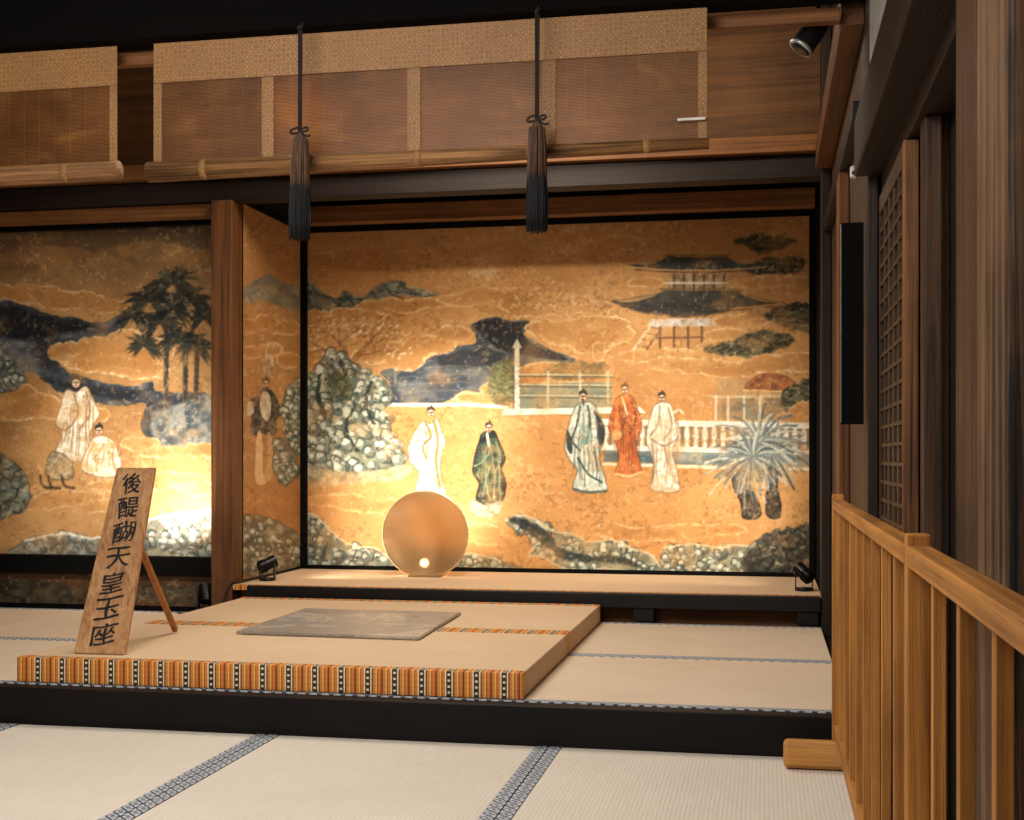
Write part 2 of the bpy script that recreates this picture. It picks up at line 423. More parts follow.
def rocks(c,pts,n,seed,base=(110,116,100),r=9,lights=((232,230,210),(212,212,188),(190,196,172)),mids=((128,138,122),(104,116,106),(146,146,120)),darks=((34,42,42),(46,54,50),(60,64,56))):
    """garden rock: rounded, pitted lobes in pale green-white with dark hollows"""
    c.poly(pts,base,2.6,.95,soft=1.8,out=(74,66,50),ow=.8,oa=.5,col2=(160,158,130),ts=8,thr=.52,seed=seed)
    A=np.array(pts); x0,y0=A.min(0);x1,y1=A.max(0); rr=random.Random(seed); L=[]
    while len(L)<n:
        x=rr.uniform(x0,x1);y=rr.uniform(y0,y1)
        if inside(pts,x,y): L.append((y,x))
    L.sort()
    def blob(x,y,w,h,col,a,out=None):
        m=7; P=[(x+w*rr.uniform(.7,1.15)*math.cos(2*math.pi*k/m),y+h*rr.uniform(.7,1.15)*math.sin(2*math.pi*k/m)) for k in range(m)]
        c.poly(P,col,1.2,a,soft=1.3,out=out,ow=.5,oa=.6); return P
    for y,x in L:
        w=r*rr.uniform(.3,.75); h=w*rr.uniform(.7,1.3)
        blob(x+w*.18,y+h*.22,w,h,rr.choice(darks),.6)
        blob(x,y,w*.88,h*.88,rr.choice(mids),.8)
        blob(x-w*.22,y-h*.25,w*.55,h*.5,rr.choice(lights),.8)
        if rr.random()<.5: blob(x+rr.uniform(-.4,.5)*w,y+rr.uniform(0,.6)*h,w*.2,h*.26,rr.choice(darks),.85)
        if rr.random()<.4: c.line([(x-w*.9,y+h*.1),(x-w*.4,y-h*.85),(x+w*.5,y-h*.7)],(44,48,40),.6,.6,.8)
def head(c,x,y,r=4.2,hat=(30,26,24),skin=(238,210,176),beard=False):
    c.poly([(x-r*.9,y),(x-r*.7,y+r),(x,y+r*1.35),(x+r*.7,y+r),(x+r*.9,y),(x+r*.6,y-r),(x-r*.6,y-r)],skin,.3,out=(120,84,58),ow=.3,oa=.6)
    c.poly([(x-r*1.0,y-r*.2),(x-r*.9,y-r*1.2),(x-r*.2,y-r*1.4),(x,y-r*2.0),(x+r*.5,y-r*1.5),(x+r*.9,y-r*1.1),(x+r*1.0,y-r*.2),(x,y-r*.7)],hat,.5)
    c.line([(x-2,y+.4),(x-.8,y+.4)],(40,28,22),.5); c.line([(x+.8,y+.4),(x+2,y+.4)],(40,28,22),.5)
    c.line([(x,y+.8),(x-.3,y+2)],(120,80,60),.3); c.line([(x-1,y+3.4),(x+1,y+3.4)],(150,60,40),.4)
    if beard: c.line([(x,y+4),(x+.5,y+9)],(60,48,40),1.0,.8)
def folds(c,P,col,seed,n=7,a=.55):
    """fine hanging fold strokes between a shoulder line and a hem line"""
    rr=random.Random(seed); (ax,ay),(bx,by),(cx,cy),(dx,dy)=P   # shoulders L,R ; hem L,R
    for k in range(n):
        u=(k+rr.uniform(.2,.8))/n; v0=rr.uniform(0,.5); v1=rr.uniform(.6,1)
        def pt(v): return (ax+(bx-ax)*u)*(1-v)+(cx+(dx-cx)*u)*v,(ay+(by-ay)*u)*(1-v)+(cy+(dy-cy)*u)*v
        p,q=pt(v0),pt(v1); m=((p[0]+q[0])/2+rr.uniform(-2.5,2.5),(p[1]+q[1])/2)
        c.line([p,m,q],col,rr.uniform(.4,.9),a*rr.uniform(.5,1),.4)
def roof(c,xl,xr,ye,rl,rr_,yr,lift):
    def q(p,a,b,n=8): return [((1-t)**2*p[0]+2*t*(1-t)*a[0]+t*t*b[0],(1-t)**2*p[1]+2*t*(1-t)*a[1]+t*t*b[1]) for t in [i/n for i in range(n+1)]]
    left=q((rl,yr),(rl-(rl-xl)*.45,ye-1),(xl,ye-lift)); right=q((xr,ye-lift),(rr_+(xr-rr_)*.45,ye-1),(rr_,yr))
    bot=q((xl,ye-lift+2),((xl+xr)/2,ye+lift*.9),(xr,ye-lift+2),14)
    c.poly([*left,*bot[1:-1],*right],(32,33,32),1.0,.98,False,col2=(56,56,48),ts=6)
    n=int((xr-xl)/6)
    for k in range(1,n):
        u=k/n; j=min(len(bot)-1,int(u*(len(bot)-1))); xt=rl+(rr_-rl)*u
        c.line([(xt,yr+1),(xl+(xr-xl)*u,bot[j][1]-1)],(84,80,66),.5,.4,.4,False)
    c.line([(rl-3,yr-1.5),(rr_+3,yr-1.5)],(110,86,54),1.4,.8,.4)
    c.line([(x,y+1) for x,y in bot],(196,150,90),.9,.7,.6,False); c.line([(x,y+2.6) for x,y in bot[1:-1]],(70,44,28),1.1,.7,.4,False)
def main_paint(c):
    c.weather((176,118,62),(222,172,110),amt=.6)
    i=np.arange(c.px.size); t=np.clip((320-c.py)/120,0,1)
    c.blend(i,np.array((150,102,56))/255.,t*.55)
    rr=random.Random(2)
    B=c.bank; T=(184,132,74); TR=(218,178,120)
    B([(330,262,34,8),(362,256,30,9),(400,258,34,7),(350,268,44,6)],T,TR,.6,.35); B([(470,252,38,7),(505,248,26,9),(540,254,36,6)],T,TR,.6,.35)
    c.poly([(298,286),(312,282),(322,292),(336,298),(345,291),(360,297),(372,290),(385,283),(400,280),(412,286),(426,289),(442,294),(420,297),(395,295),(372,303),(352,309),(335,313),(318,310),(298,312)],(100,106,98),2,.95,soft=2,col2=(166,160,134),ts=9,col3=(60,72,72),sx=2)
    for q in [(312,286),(330,296),(345,294),(372,292),(385,286),(400,283)]: c.line([(q[0],q[1]),(q[0]+6,q[1]+8),(q[0]+18,q[1]+12)],(48,58,58),1.2,.7,1.2)
    B([(318,318,30,7),(352,316,34,7),(392,306,36,7),(430,303,26,5)],(204,150,86),PALE,1,.6)
    B([(462,300,26,6),(486,296,24,9),(520,298,34,10),(560,302,34,8),(590,306,26,6),(530,308,60,8)],(210,156,94),PALE,1,.5)
    for k in range(70):
        x=rr.gauss(545,38); y=rr.gauss(303,12); c.line([(x,y),(x+rr.uniform(-4,4),y-2)],(240,210,160),1.2,.5,.8,False)
    for k in range(14): c.line([(466+k*2,276-3*math.sin(k)),(472+k*2,270)],(214,190,146),1,.5,1,False)
    # slate water
    c.poly([(380,372),(404,366),(425,360),(440,352),(458,346),(474,343),(476,334),(470,326),(480,320),(494,317),(510,320),(527,320),(534,327),(524,334),(540,343),(552,350),(574,358),(566,366),(542,364),(520,368),(508,372),(494,378),(500,386),(486,392),(466,390),(458,396),(442,402),(415,403),(396,404),(382,398),(390,384)],SLATE,1.6,1,col2=(116,116,110),ts=12,thr=.54,tsoft=.3,sx=1.8)
    c.poly([(474,324),(494,319),(512,322),(528,321),(522,332),(535,345),(557,353),(568,360),(545,359),(520,354),(500,350),(486,338)],(28,29,33),1.4,.92,soft=2)
    c.poly([(440,356),(478,348),(500,352),(500,362),(470,368),(442,366)],(34,38,44),1.6,.75,soft=4)
    for y in (366,374,382,390): c.line([(400,y+4),(430,y+1),(470,y)],(130,134,130),.8,.35,1)
    B([(396,352,34,10),(430,345,26,9),(452,334,20,8),(404,362,20,8),(372,356,20,7)],(206,152,88),PALE)
    B([(524,376,28,9),(548,370,26,7),(500,388,20,7),(478,398,22,6),(570,374,24,8)],(212,158,94),PALE)
    B([(544,328,18,8),(566,334,26,12),(590,340,24,14),(612,334,22,11),(600,324,30,8)],(206,152,88),PALE)
    c.line([(386,405),(430,405),(470,405),(506,407)],(250,242,220),2.8,.95,.8)
    # right pavilion
    foliage(c,[(734,241),(752,236),(775,235),(794,240),(782,249),(762,253),(748,247)],60,3,[(26,26,20),(70,72,50),(100,96,62)],4,(34,34,26))
    foliage(c,[(744,268),(772,257),(804,259),(798,273),(762,276)],60,4,[(26,26,20),(70,72,50),(100,96,62)],4,(34,34,26))
    B([(600,248,20,8),(622,243,22,7),(588,256,18,6)],T,TR,.9,.5)
    c.poly([(670,274),(728,274),(730,292),(668,292)],(176,152,118),.6,.9,False,col2=(120,92,62),ts=6)
    for x in (674,684,694,704,714,724): c.line([(x,275),(x,292)],(84,50,32),1.4,.85,.4)
    c.line([(664,283),(734,283)],(222,214,194),1.5,.85,.5)
    roof(c,626,766,269,668,726,257,5)
    c.poly([(650,319),(738,318),(739,326),(648,327)],(222,216,212),.6,.92,False,col2=(180,160,130),ts=7)
    c.poly([(656,328),(710,327),(708,352),(654,352)],(188,136,80),.8,.7,False)
    for x in (660,674,688,702): c.line([(x,327),(x,352)],(100,60,36),1.6,.85,.4)
    c.line([(656,338),(708,337)],(100,60,36),1.0,.8,.4)
    roof(c,608,788,308,664,738,291,8)
    c.poly([(612,301),(640,305),(670,303),(704,306),(736,304),(726,312),(690,317),(650,314),(628,309)],(30,31,31),1.8,.85,soft=2)
    c.line([(626,360),(652,324)],(226,210,178),1.8,.85,.6); c.line([(638,362),(660,330)],(100,64,40),1.2,.8,.5)
    for k in range(6): c.line([(628+k*4.5,357-k*6),(638+k*4.5,359-k*6)],(140,98,60),.9,.7,.4)
    B([(750,284,26,5),(776,281,22,6),(646,283,18,5)],(196,142,80),PALE,1,.45)
    B([(740,322,26,8),(766,316,22,7),(726,336,22,7),(716,346,18,5)],(206,152,88),PALE,1,.5)
    B([(640,356,22,6),(670,354,24,6),(700,356,22,6)],(208,154,90),PALE,1,.5)
    for n,p in enumerate([[(766,316),(780,306),(800,304),(818,307),(818,332),(796,330),(776,324)],[(704,349),(728,342),(748,334),(770,331),(794,338),(784,347),(754,357),(722,355)]]):
        foliage(c,p,110,10+n,[(22,26,20),(84,84,58),(124,116,80),(18,20,16)],4,(40,42,32))
    B([(700,366,28,8),(730,370,30,8),(768,364,28,9),(800,362,24,10),(668,364,22,7)],(210,156,92),PALE,1,.6)
    B([(806,284,16,7),(790,290,18,5)],T,TR,.9,.5)
    # terrace
    foliage(c,[(490,368),(514,360),(518,398),(492,402)],50,21,[(60,70,44),(150,150,100),(84,96,60)],3,(112,110,72))
    c.poly([(516,384),(612,382),(612,408),(516,409)],(112,120,104),.8,.95,False,col2=(152,146,114),ts=12,sx=3)
    foliage(c,[(552,364),(600,362),(604,378),(550,380)],24,22,[(150,110,60),(110,100,60)],3,(168,128,74))
    c.line([(517,345),(517,410)],(228,222,202),4.0,.95,.4); c.line([(513.5,345),(513.5,410)],(100,84,58),.8,.7,.4)
    c.poly([(512,348),(517,338),(522,348)],(200,190,166),.3,.95,False)
    for y in (376,386,397): c.line([(519,y),(612,y+1)],(80,76,60),1.0,.7,.4); c.line([(519,y-1.6),(612,y-.6)],(206,194,160),.9,.75,.4)
    for x in (548,580,608): c.line([(x,372),(x,408)],(206,194,160),1.6,.8,.4)
    c.poly([(504,409),(640,407),(646,413),(502,415)],(244,236,216),.5,.95,False); c.line([(504,416),(644,414)],(150,120,80),.8,.6,.3)
    c.line([(593,345),(598,342),(604,346),(604,358),(594,360),(593,345)],(226,184,126),1,.6)
    # lower pavilion + balustrade
    c.poly([(716,378),(798,380),(794,420),(716,420)],(150,126,96),1,.55,False,soft=2,col2=(184,150,100),ts=7)
    c.poly([(722,398),(790,398),(790,420),(722,420)],(88,86,78),.9,.55,False,col2=(150,124,84),ts=8)
    c.poly([(744,388),(760,374),(786,376),(800,390),(772,392)],(164,92,46),1.2,.9,col2=(110,64,36),ts=4); c.line([(744,390),(800,392)],(232,196,132),1,.8,.6)
    c.line([(712,397),(796,396)],(200,184,150),1.6,.75,.4)
    foliage(c,[(780,400),(790,386),(818,378),(818,402),(800,410),(788,412)],90,31,[(22,26,20),(90,92,66),(134,128,94)],3.5,(44,46,34))
    B([(806,410,18,8),(790,418,16,6),(808,424,14,6)],(212,158,94),PALE,1,.6)
    for x in (716,728,744,760): c.line([(x,396),(x,422)],(222,212,188),1.6,.75,.4)
    c.poly([(604,446),(700,447),(816,452),(816,466),(700,465),(604,462)],(70,94,102),.8,.95,False,col2=(146,160,156),ts=9,sx=4)
    c.poly([(600,419),(820,423),(820,429),(600,425)],(238,232,218),.5,.97,False); c.line([(600,426),(820,430)],(110,100,88),.9,.7,.3)
    for x in range(606,820,9):
        y=425+(x-606)*.02
        c.poly([(x-1.2,y),(x+1.2,y),(x+2.6,y+9),(x+1,y+14),(x+2.0,y+20),(x-2.0,y+20),(x-1,y+14),(x-2.6,y+9)],(230,224,212),.3,.92)
        c.line([(x+4.5,y+1),(x+4.5,y+20)],(84,92,94),2.2,.65,.3)
    c.poly([(600,445),(820,450),(820,455),(600,450)],(240,234,222),.5,.95,False)
    c.line([(604,464),(700,467),(816,469)],(240,230,208),2.2,.85,.8)
    # rock with flowering tree
    for (a,b) in [((350,372),(340,338)),((345,352),(322,330)),((352,365),(372,340)),((372,346),(396,338)),((340,345),(356,330)),((360,356),(398,352)),((330,360),(312,344)),((352,360),(384,328)),((340,345),(334,322)),((372,346),(366,330)),((330,350),(306,356))]:
        c.line([a,((a[0]+b[0])/2+2,(a[1]+b[1])/2-3),b],(126,84,46),1.0,.7,1.2)
        for k in range(22):
            x=b[0]+rr.gauss(0,8); y=b[1]+rr.gauss(0,6); c.line([(x,y),(x+1.5,y-1)],rr.choice([(246,224,180),(150,104,60),(234,196,146)]),1.3,.65,.8,False)
    rocks(c,[(303,382),(312,372),(322,360),(334,354),(346,358),(356,366),(370,374),(388,384),(391,400),(384,412),(390,430),(398,444),(406,460),(384,470),(356,473),(328,470),(312,478),(300,474)],170,8,(100,108,92),12)
    for p in [[(340,362),(346,380),(342,396)],[(372,382),(366,404),(374,424)],[(320,376),(318,398),(326,420)],[(352,410),(346,432),(358,450)]]: c.line(p,(26,34,32),3.0,.75,3)
    foliage(c,[(330,374),(350,378),(352,398),(336,402)],16,5,[(52,70,52),(110,120,84)],3,(70,82,62))
    c.poly([(306,464),(340,472),(380,470),(410,464),(404,478),(360,484),(306,486)],(226,204,156),2.4,.7,soft=3,col2=(160,138,102),ts=6)
    for k,p in enumerate([[(300,516),(314,514),(330,530),(350,544),(374,548),(390,558),(384,570),(300,570)],
              [(506,520),(518,515),(534,518),(552,530),(572,534),(592,543),(612,540),(632,549),(652,556),(658,574),(604,569),(578,574),(556,564),(540,556),(528,556),(536,546),(524,534),(512,528)],
              [(664,548),(690,544),(716,548),(744,545),(756,552),(750,576),(668,576)],
              [(396,552),(430,558),(470,554),(500,560),(520,572),(400,572)]]):
        rocks(c,p,60,41+k,(116,114,94),9)
        c.line(p[:-2],(240,222,178),1.6,.65,2)
    rocks(c,[(748,548),(772,534),(796,528),(816,526),(816,578),(748,576)],56,61,(40,38,34),9,((104,100,82),(80,78,66)),((56,54,46),(70,64,50)),((18,18,16),(26,26,24)))
    c.poly([(510,520),(520,517),(548,532),(560,548),(590,556),(620,556),(640,566),(600,562),(566,560),(548,548),(532,536)],(24,34,38),2,.75,soft=2.4)
    B([(336,500,34,6),(372,506,36,7),(416,514,34,6)],(208,154,90),PALE,.8,.45); B([(640,534,40,7),(684,532,34,8),(720,530,26,6),(612,530,20,6)],(208,154,90),PALE,.9,.5)
    B([(440,536,30,6),(474,532,30,8),(424,544,34,6),(496,540,22,6)],(214,162,98),PALE,.9,.45)
    # cycad
    c.poly([(733,474),(744,472),(750,486),(757,500),(761,516),(744,518),(740,500),(734,488)],(44,38,34),1.2,1,col2=(92,76,58),ts=3,out=(26,22,20),ow=.6)
    c.poly([(764,470),(776,470),(777,488),(781,504),(779,517),(768,516),(766,500),(768,486)],(42,36,32),1.2,1,col2=(88,72,54),ts=3,out=(26,22,20),ow=.6)
    for (x,y,n,r) in [(744,462,44,38),(772,452,44,38),(758,440,34,44),(752,456,30,30)]:
        frond(c,x,y,n,r,[(120,130,126),(200,202,186),(66,80,84),(162,170,160),(98,110,110)],1.8,droop=.14,seed=int(x),asp=1.05)
    # ---- figures
    ol=(110,84,62)
    W1=(250,246,238)
    c.poly([(423,421),(430,424),(437,419),(441,430),(445,442),(441,454),(440,470),(442,482),(446,493),(432,495),(416,492),(419,474),(413,464),(408,452),(413,434)],W1,.9,1,out=ol,ow=.4,oa=.5,col2=(222,208,184),ts=6)
    c.poly([(411,446),(423,440),(428,452),(421,464),(410,462)],(252,248,240),.5,1,out=ol,ow=.4,oa=.5)
    folds(c,[(420,430),(442,430),(416,492),(446,492)],(150,128,104),1,10)
    c.line([(434,421),(438,440),(436,462),(440,488)],(206,108,44),1.8,.9,.5); c.line([(425,422),(431,436),(423,446),(426,458)],(206,102,44),1.5,.9,.5)
    head(c,431,412,3.8,(60,50,44))
    c.poly([(483,433),(494,431),(499,442),(505,458),(502,470),(506,486),(500,504),(488,506),(476,500),(479,484),(473,472),(475,456),(479,442)],(22,28,26),.9,1,out=(12,10,10),ow=.5,col2=(58,76,60),ts=5)
    c.poly([(473,500),(486,505),(501,501),(499,512),(486,517),(471,512)],(206,208,202),.9,.9,col2=(150,150,140),ts=4)
    folds(c,[(480,438),(500,440),(476,502),(502,504)],(130,150,116),2,10,.7)
    for p in [[(487,436),(490,450),(482,462),(474,466)],[(496,442),(500,460),(494,474)],[(490,466),(486,482),(490,500)]]: c.line(p,(120,150,110),.9,.75)
    c.line([(487,434),(489,446)],(240,226,184),1.5,.9)
    head(c,489,427,3.4,(28,24,22))
    c.poly([(577,405),(586,402),(593,404),(599,414),(605,430),(603,444),(599,456),(604,474),(607,491),(590,493),(573,489),(577,470),(570,460),(565,446),(568,428),(572,414)],(230,230,218),.9,1,out=(70,62,52),ow=.4,oa=.6,col2=(180,188,174),ts=5)
    c.poly([(594,410),(600,418),(605,432),(602,446),(597,438),(597,424)],(34,42,40),.8,.95)
    c.poly([(567,430),(572,440),(572,454),(567,447)],(34,42,40),.8,.9)
    folds(c,[(574,412),(600,412),(572,490),(607,490)],(70,86,78),3,12,.7)
    for p in [[(580,406),(577,424),(572,440),(580,450)],[(588,406),(590,424),(586,444)],[(578,458),(588,474),(602,482)],[(594,452),(598,470)]]: c.line(p,(36,50,46),1.3,.8,.7)
    c.poly([(580,426),(590,428),(592,442),(582,444)],(120,150,136),.9,.6)
    c.line([(574,489),(590,492),(606,491)],(40,60,54),1.4,.8,.7)
    head(c,583,396,3.8,(36,30,28),beard=True)
    c.poly([(618,397),(632,396),(637,408),(642,424),(639,436),(636,442),(639,458),(641,472),(630,476),(616,474),(619,456),(615,442),(609,430),(611,414)],(208,112,48),.9,1,out=(120,60,32),ow=.5,oa=.7,col2=(172,84,38),ts=4)
    folds(c,[(614,402),(638,402),(615,474),(642,474)],(100,48,24),4,11,.7)
    for p in [[(622,400),(626,418),(618,432),(611,432)],[(632,402),(636,418),(630,434)]]: c.line(p,(100,44,22),.9,.8,.5)
    c.line([(622,398),(627,414)],(246,222,172),1.4,.9); c.line([(616,474),(630,476),(641,472)],(240,206,146),1.4,.8)
    c.poly([(612,432),(620,430),(621,438),(613,440)],(232,176,110),.6,.7)
    head(c,625,389,3.6,(120,70,36))
    c.poly([(656,405),(669,403),(675,416),(680,432),(675,444),(673,454),(677,472),(679,490),(664,492),(651,489),(655,468),(651,454),(646,438),(650,418)],(240,232,214),.9,1,out=(120,94,68),ow=.4,oa=.6,col2=(210,194,166),ts=5)
    folds(c,[(650,412),(676,412),(650,490),(680,490)],(128,100,72),5,12,.7)
    for p in [[(660,406),(658,424),(650,436)],[(668,408),(672,426),(664,440)],[(650,438),(664,446),(678,438)]]: c.line(p,(130,102,74),.9,.8,.5)
    c.poly([(655,422),(668,420),(668,438),(656,440)],(196,168,126),.9,.45)
    c.line([(672,414),(679,410),(684,414)],(230,214,180),1.5,.8)
    head(c,662,397,3.6,(60,44,36))
def left_paint(c):
    c.weather((146,100,56),(206,158,102),amt=.6)
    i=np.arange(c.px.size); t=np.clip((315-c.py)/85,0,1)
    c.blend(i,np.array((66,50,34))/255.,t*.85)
    B=c.bank; D=(106,80,50); DR=(150,120,82)
    B([(20,262,40,9),(60,256,34,9),(96,264,36,8)],D,DR,.6,.3); B([(150,250,34,8),(190,258,34,9)],D,DR,.6,.25)
    c.poly([(-60,298),(0,300),(22,304),(44,312),(64,316),(100,322),(120,316),(122,328),(98,340),(72,346),(52,352),(56,358),(66,370),(90,378),(112,384),(134,386),(152,382),(158,392),(214,396),(214,444),(170,446),(140,430),(146,404),(120,406),(98,402),(78,396),(58,392),(44,380),(30,372),(16,380),(0,384),(-60,384)],(46,52,62),2,.98,col2=(116,120,120),ts=14,thr=.55,tsoft=.3,sx=2)
    c.poly([(-10,304),(40,314),(100,326),(60,334),(30,340),(-10,330)],(22,24,28),2,.85,soft=5)
    c.poly([(40,378),(90,386),(140,392),(120,400),(80,392)],(26,29,34),2,.8,soft=4)
    B([(-10,292,30,9),(30,294,34,9),(70,300,34,9),(108,306,22,7)],(170,124,72),PALE,1,.55)
    B([(72,352,24,10),(98,348,26,12),(126,344,24,14),(150,352,24,14),(110,364,44,9),(140,370,30,9)],(202,148,88),PALE,1,.8)
    B([(-20,396,34,10),(14,392,22,9),(36,402,22,9),(60,410,22,9),(86,414,24,9),(20,410,44,10)],(204,152,90),PALE,1,.75)
    for x,y0,y1 in ((167,330,448),(186,345,446),(197,352,446)):
        c.line([(x,y0),(x-1,(y0+y1)/2),(x+2,y1)],(50,46,40),4.2,.9,.7)
        c.line([(x-2,y0),(x-3,(y0+y1)/2),(x,y1)],(116,104,82),.9,.6,.5)
        for yy in range(int(y0),int(y1),6): c.line([(x-2,yy),(x+2,yy+1)],(30,28,24),.8,.5,.4,False)
    for (x,y,r) in [(150,302,30),(172,284,30),(190,302,28),(160,324,27),(194,346,25),(178,342,25),(144,346,23),(206,318,24),(172,308,26),(132,318,20)]:
        fanleaf(c,x,y,r,int(x+y),[(30,34,31),(48,52,45),(24,26,25),(66,68,56)])
    c.poly([(152,416),(180,404),(214,398),(214,444),(176,450),(156,440)],(84,94,98),3,.75,soft=4,col2=(176,172,156),ts=7)
    B([(170,452,30,6),(202,450,20,7),(140,444,20,7)],(214,164,104),PALE,1,.55)
    ol=(130,98,66)
    c.poly([(67,390),(76,392),(86,386),(94,400),(99,414),(92,428),(90,440),(96,458),(76,462),(56,454),(62,434),(56,424),(61,404)],(244,234,212),1,1,out=ol,ow=.5,oa=.6,col2=(206,184,146),ts=6)
    folds(c,[(66,396),(94,396),(58,456),(96,458)],(140,100,64),6,12,.7)
    for p in [[(74,394),(78,414),(66,430),(56,426)],[(86,392),(90,414),(80,428)]]: c.line(p,(150,104,64),1,.8)
    head(c,76,382,4.2,(60,44,34))
    c.poly([(92,440),(106,436),(116,446),(121,464),(114,477),(92,475),(81,466)],(240,228,206),1,1,out=ol,ow=.5,oa=.6,col2=(218,180,122),ts=5)
    folds(c,[(94,442),(114,442),(84,472),(118,474)],(150,100,60),7,9,.7)
    head(c,99,430,4.0,(50,38,30))
    c.poly([(52,452),(70,460),(74,476),(60,480),(46,474)],(200,180,140),1,.9,col2=(130,114,88),ts=4,out=(100,76,50),ow=.6)
    for x in (40,48,62): c.line([(x,476),(x+3,486),(x+12,488)],(60,44,30),1.8,.8,.8)
    B([(130,486,40,7),(170,480,36,8),(200,488,24,7)],(220,174,116),PALE,.8,.5); B([(30,504,36,6),(70,498,34,8),(104,506,26,6)],(204,152,94),PALE,.8,.5)
    rocks(c,[(-20,452),(4,456),(22,470),(30,492),(22,512),(-20,516)],50,71,(56,60,60),9,((150,150,134),(110,114,104)))
    rocks(c,[(-30,350),(6,352),(16,374),(24,380),(10,392),(-30,388)],40,72,(90,92,88),8)
    rocks(c,[(26,540),(60,534),(100,538),(140,532),(150,520),(174,514),(214,512),(214,562),(20,562)],110,73,(120,120,108),11,((236,232,216),(214,210,192)),((150,150,132),(128,132,122)),((56,62,58),(40,46,46)))
    c.line([(26,540),(60,534),(100,538),(140,532),(150,520),(174,514),(214,512)],(250,244,224),1.8,.8,2)
    c.poly([(24,544),(60,540),(100,544),(136,544),(140,562),(20,562)],(76,76,68),2.5,.5,soft=4)
def side_paint(c):
    c.weather((136,92,52),(194,142,86),amt=.55)
    c.poly([(243,288),(258,280),(268,274),(284,282),(300,290),(300,312),(280,306),(262,300),(243,304)],(104,108,100),1.8,.9,soft=2.4,col2=(150,146,122),ts=8)
    c.bank([(250,326,12,7),(266,322,12,8),(286,328,16,7)],(196,144,88),PALE,1,.55); c.bank([(252,352,12,6),(270,350,12,7),(290,360,14,7)],(200,148,90),PALE,1,.55)
    # figure in black and white robe holding a standard
    c.poly([(257,396),(262,390),(268,388),(274,394),(279,402),(281,414),(276,420),(277,432),(270,436),(262,434),(256,436),(250,430),(252,418),(247,408),(251,400)],(36,36,36),1.2,.95,col2=(92,84,68),ts=4)
    c.poly([(262,392),(269,394),(271,408),(268,420),(262,416),(260,404)],(230,222,202),.9,.95,col2=(186,170,140),ts=4)
    c.poly([(247,404),(252,402),(254,412),(248,416)],(222,208,180),.8,.9)
    head(c,266,383,3.4,(40,32,28))
    c.line([(270,376),(266,358),(269,344),(274,346)],(206,190,156),1.6,.8,1); c.poly([(262,360),(268,352),(274,360),(272,374),(264,374)],(210,196,164),1.2,.7,col2=(140,120,90),ts=4)
    c.poly([(257,434),(262,436),(263,470),(266,482),(257,484),(255,470)],(220,186,138),.8,.95); c.poly([(267,434),(272,436),(274,462),(270,480),(264,478),(268,460)],(196,160,112),.8,.8)
    rocks(c,[(284,396),(300,380),(300,452),(290,446),(283,424)],40,81,(104,108,96),8)
    rocks(c,[(276,440),(290,446),(298,470),(286,484),(274,470)],24,82,(120,116,96),7)
    rocks(c,[(243,520),(262,516),(284,524),(300,540),(300,572),(243,572)],50,83,(96,92,76),8)
    c.line([(246,484),(256,500),(250,520)],(160,106,54),1.6,.8,1)
def dado_paint(c):
    c.weather((40,26,16),(104,68,38),amt=.8)
    c.poly([(-20,584),(40,580),(90,590),(150,584),(214,590),(214,606),(120,600),(60,606),(-20,600)],(32,32,28),2,.8,soft=3,col2=(80,72,52),ts=8)

# ================================================================= ROOM
YB=7.40; XL=-2.72; XR=0.27
struct(box('floor',-4.7,.9,-.6,4.10,-.15,-.05,M['darkY'],bev=0))
struct(box('floor.001',-4.7,.36,4.20,7.5,-.02,.08,M['dark'],bev=0))
struct(box('wall_back',-2.86,.5,7.405,7.5,.08,3.15,M['dark'],bev=0))
struct(box('wall_back.001',-4.7,-2.84,6.56,6.62,.08,3.15,M['dark'],bev=0))
struct(box('wall_left',-4.8,-4.7,-.6,7.5,-.15,3.2,M['dark'],bev=0))
struct(box('wall_alcove_side',-2.84,-2.726,6.5,7.405,.08,3.15,M['dark'],bev=0))
struct(box('wall_right',.31,.42,4.16,7.5,.08,3.15,M['brownZ'],bev=0))
struct(box('ceiling',-4.8,.5,4.0,7.6,3.12,3.2,M['ceil'],bev=0))
struct(box('ceiling.001',-4.8,.9,-.6,4.2,2.9,3.0,M['ceil'],bev=0))
struct(box('ceiling_alcove',-2.72,.31,6.5,7.4,2.50,2.54,M['dark'],bev=0))
struct(box('wall_upper',-4.7,.31,6.47,6.50,2.44,3.12,M['kokabe'],bev=0))
struct(box('trim_1',-4.7,.30,4.135,4.20,-.05,.128,M['blackbeam'],bev=.004))
struct(box('trim_2',-4.7,.27,6.38,6.50,2.275,2.385,M['dark'],bev=.004))
struct(box('trim_3',-4.7,.27,6.33,6.47,2.39,2.47,M['brown'],bev=.004))
struct(box('trim_4',-4.7,-2.84,6.42,6.56,2.205,2.272,M['brown'],bev=.004))
struct(box('trim_5',XL,XR,7.28,7.40,2.31,2.41,M['brown'],bev=.004))
struct(box('trim_6',-2.84,-2.722,6.36,6.50,.08,2.275,M['postZ'],bev=.006))
struct(box('trim_7',.262,.309,6.32,6.46,.08,3.1,M['darkZ'],bev=.006))
struct(box('trim_8',-4.7,.30,4.07,4.19,2.35,2.9,M['ceil'],bev=.004))
struct(box('trim_9',-4.7,.232,4.195,4.235,2.30,2.345,M['brown'],bev=.003))
struct(box('trim_10',.235,.309,4.24,6.32,2.30,2.42,M['brownY'],bev=.004))
struct(box('trim_11',.27,.309,4.24,6.32,2.0,2.06,M['darkY'],bev=.004))
struct(box('trim_12',.272,.309,5.0,5.2,.13,2.0,M['postZ'],bev=.004))
struct(box('trim_13',.305,.335,4.06,4.134,-.05,2.35,M['darkZ'],bev=.003))
struct(box('wall_right.001',.42,.5,-.6,4.15,-.15,2.9,M['dark'],bev=0))
struct(box('wall_right.002',.31,.42,-.6,4.06,1.95,2.9,M['plaster'],bev=0))
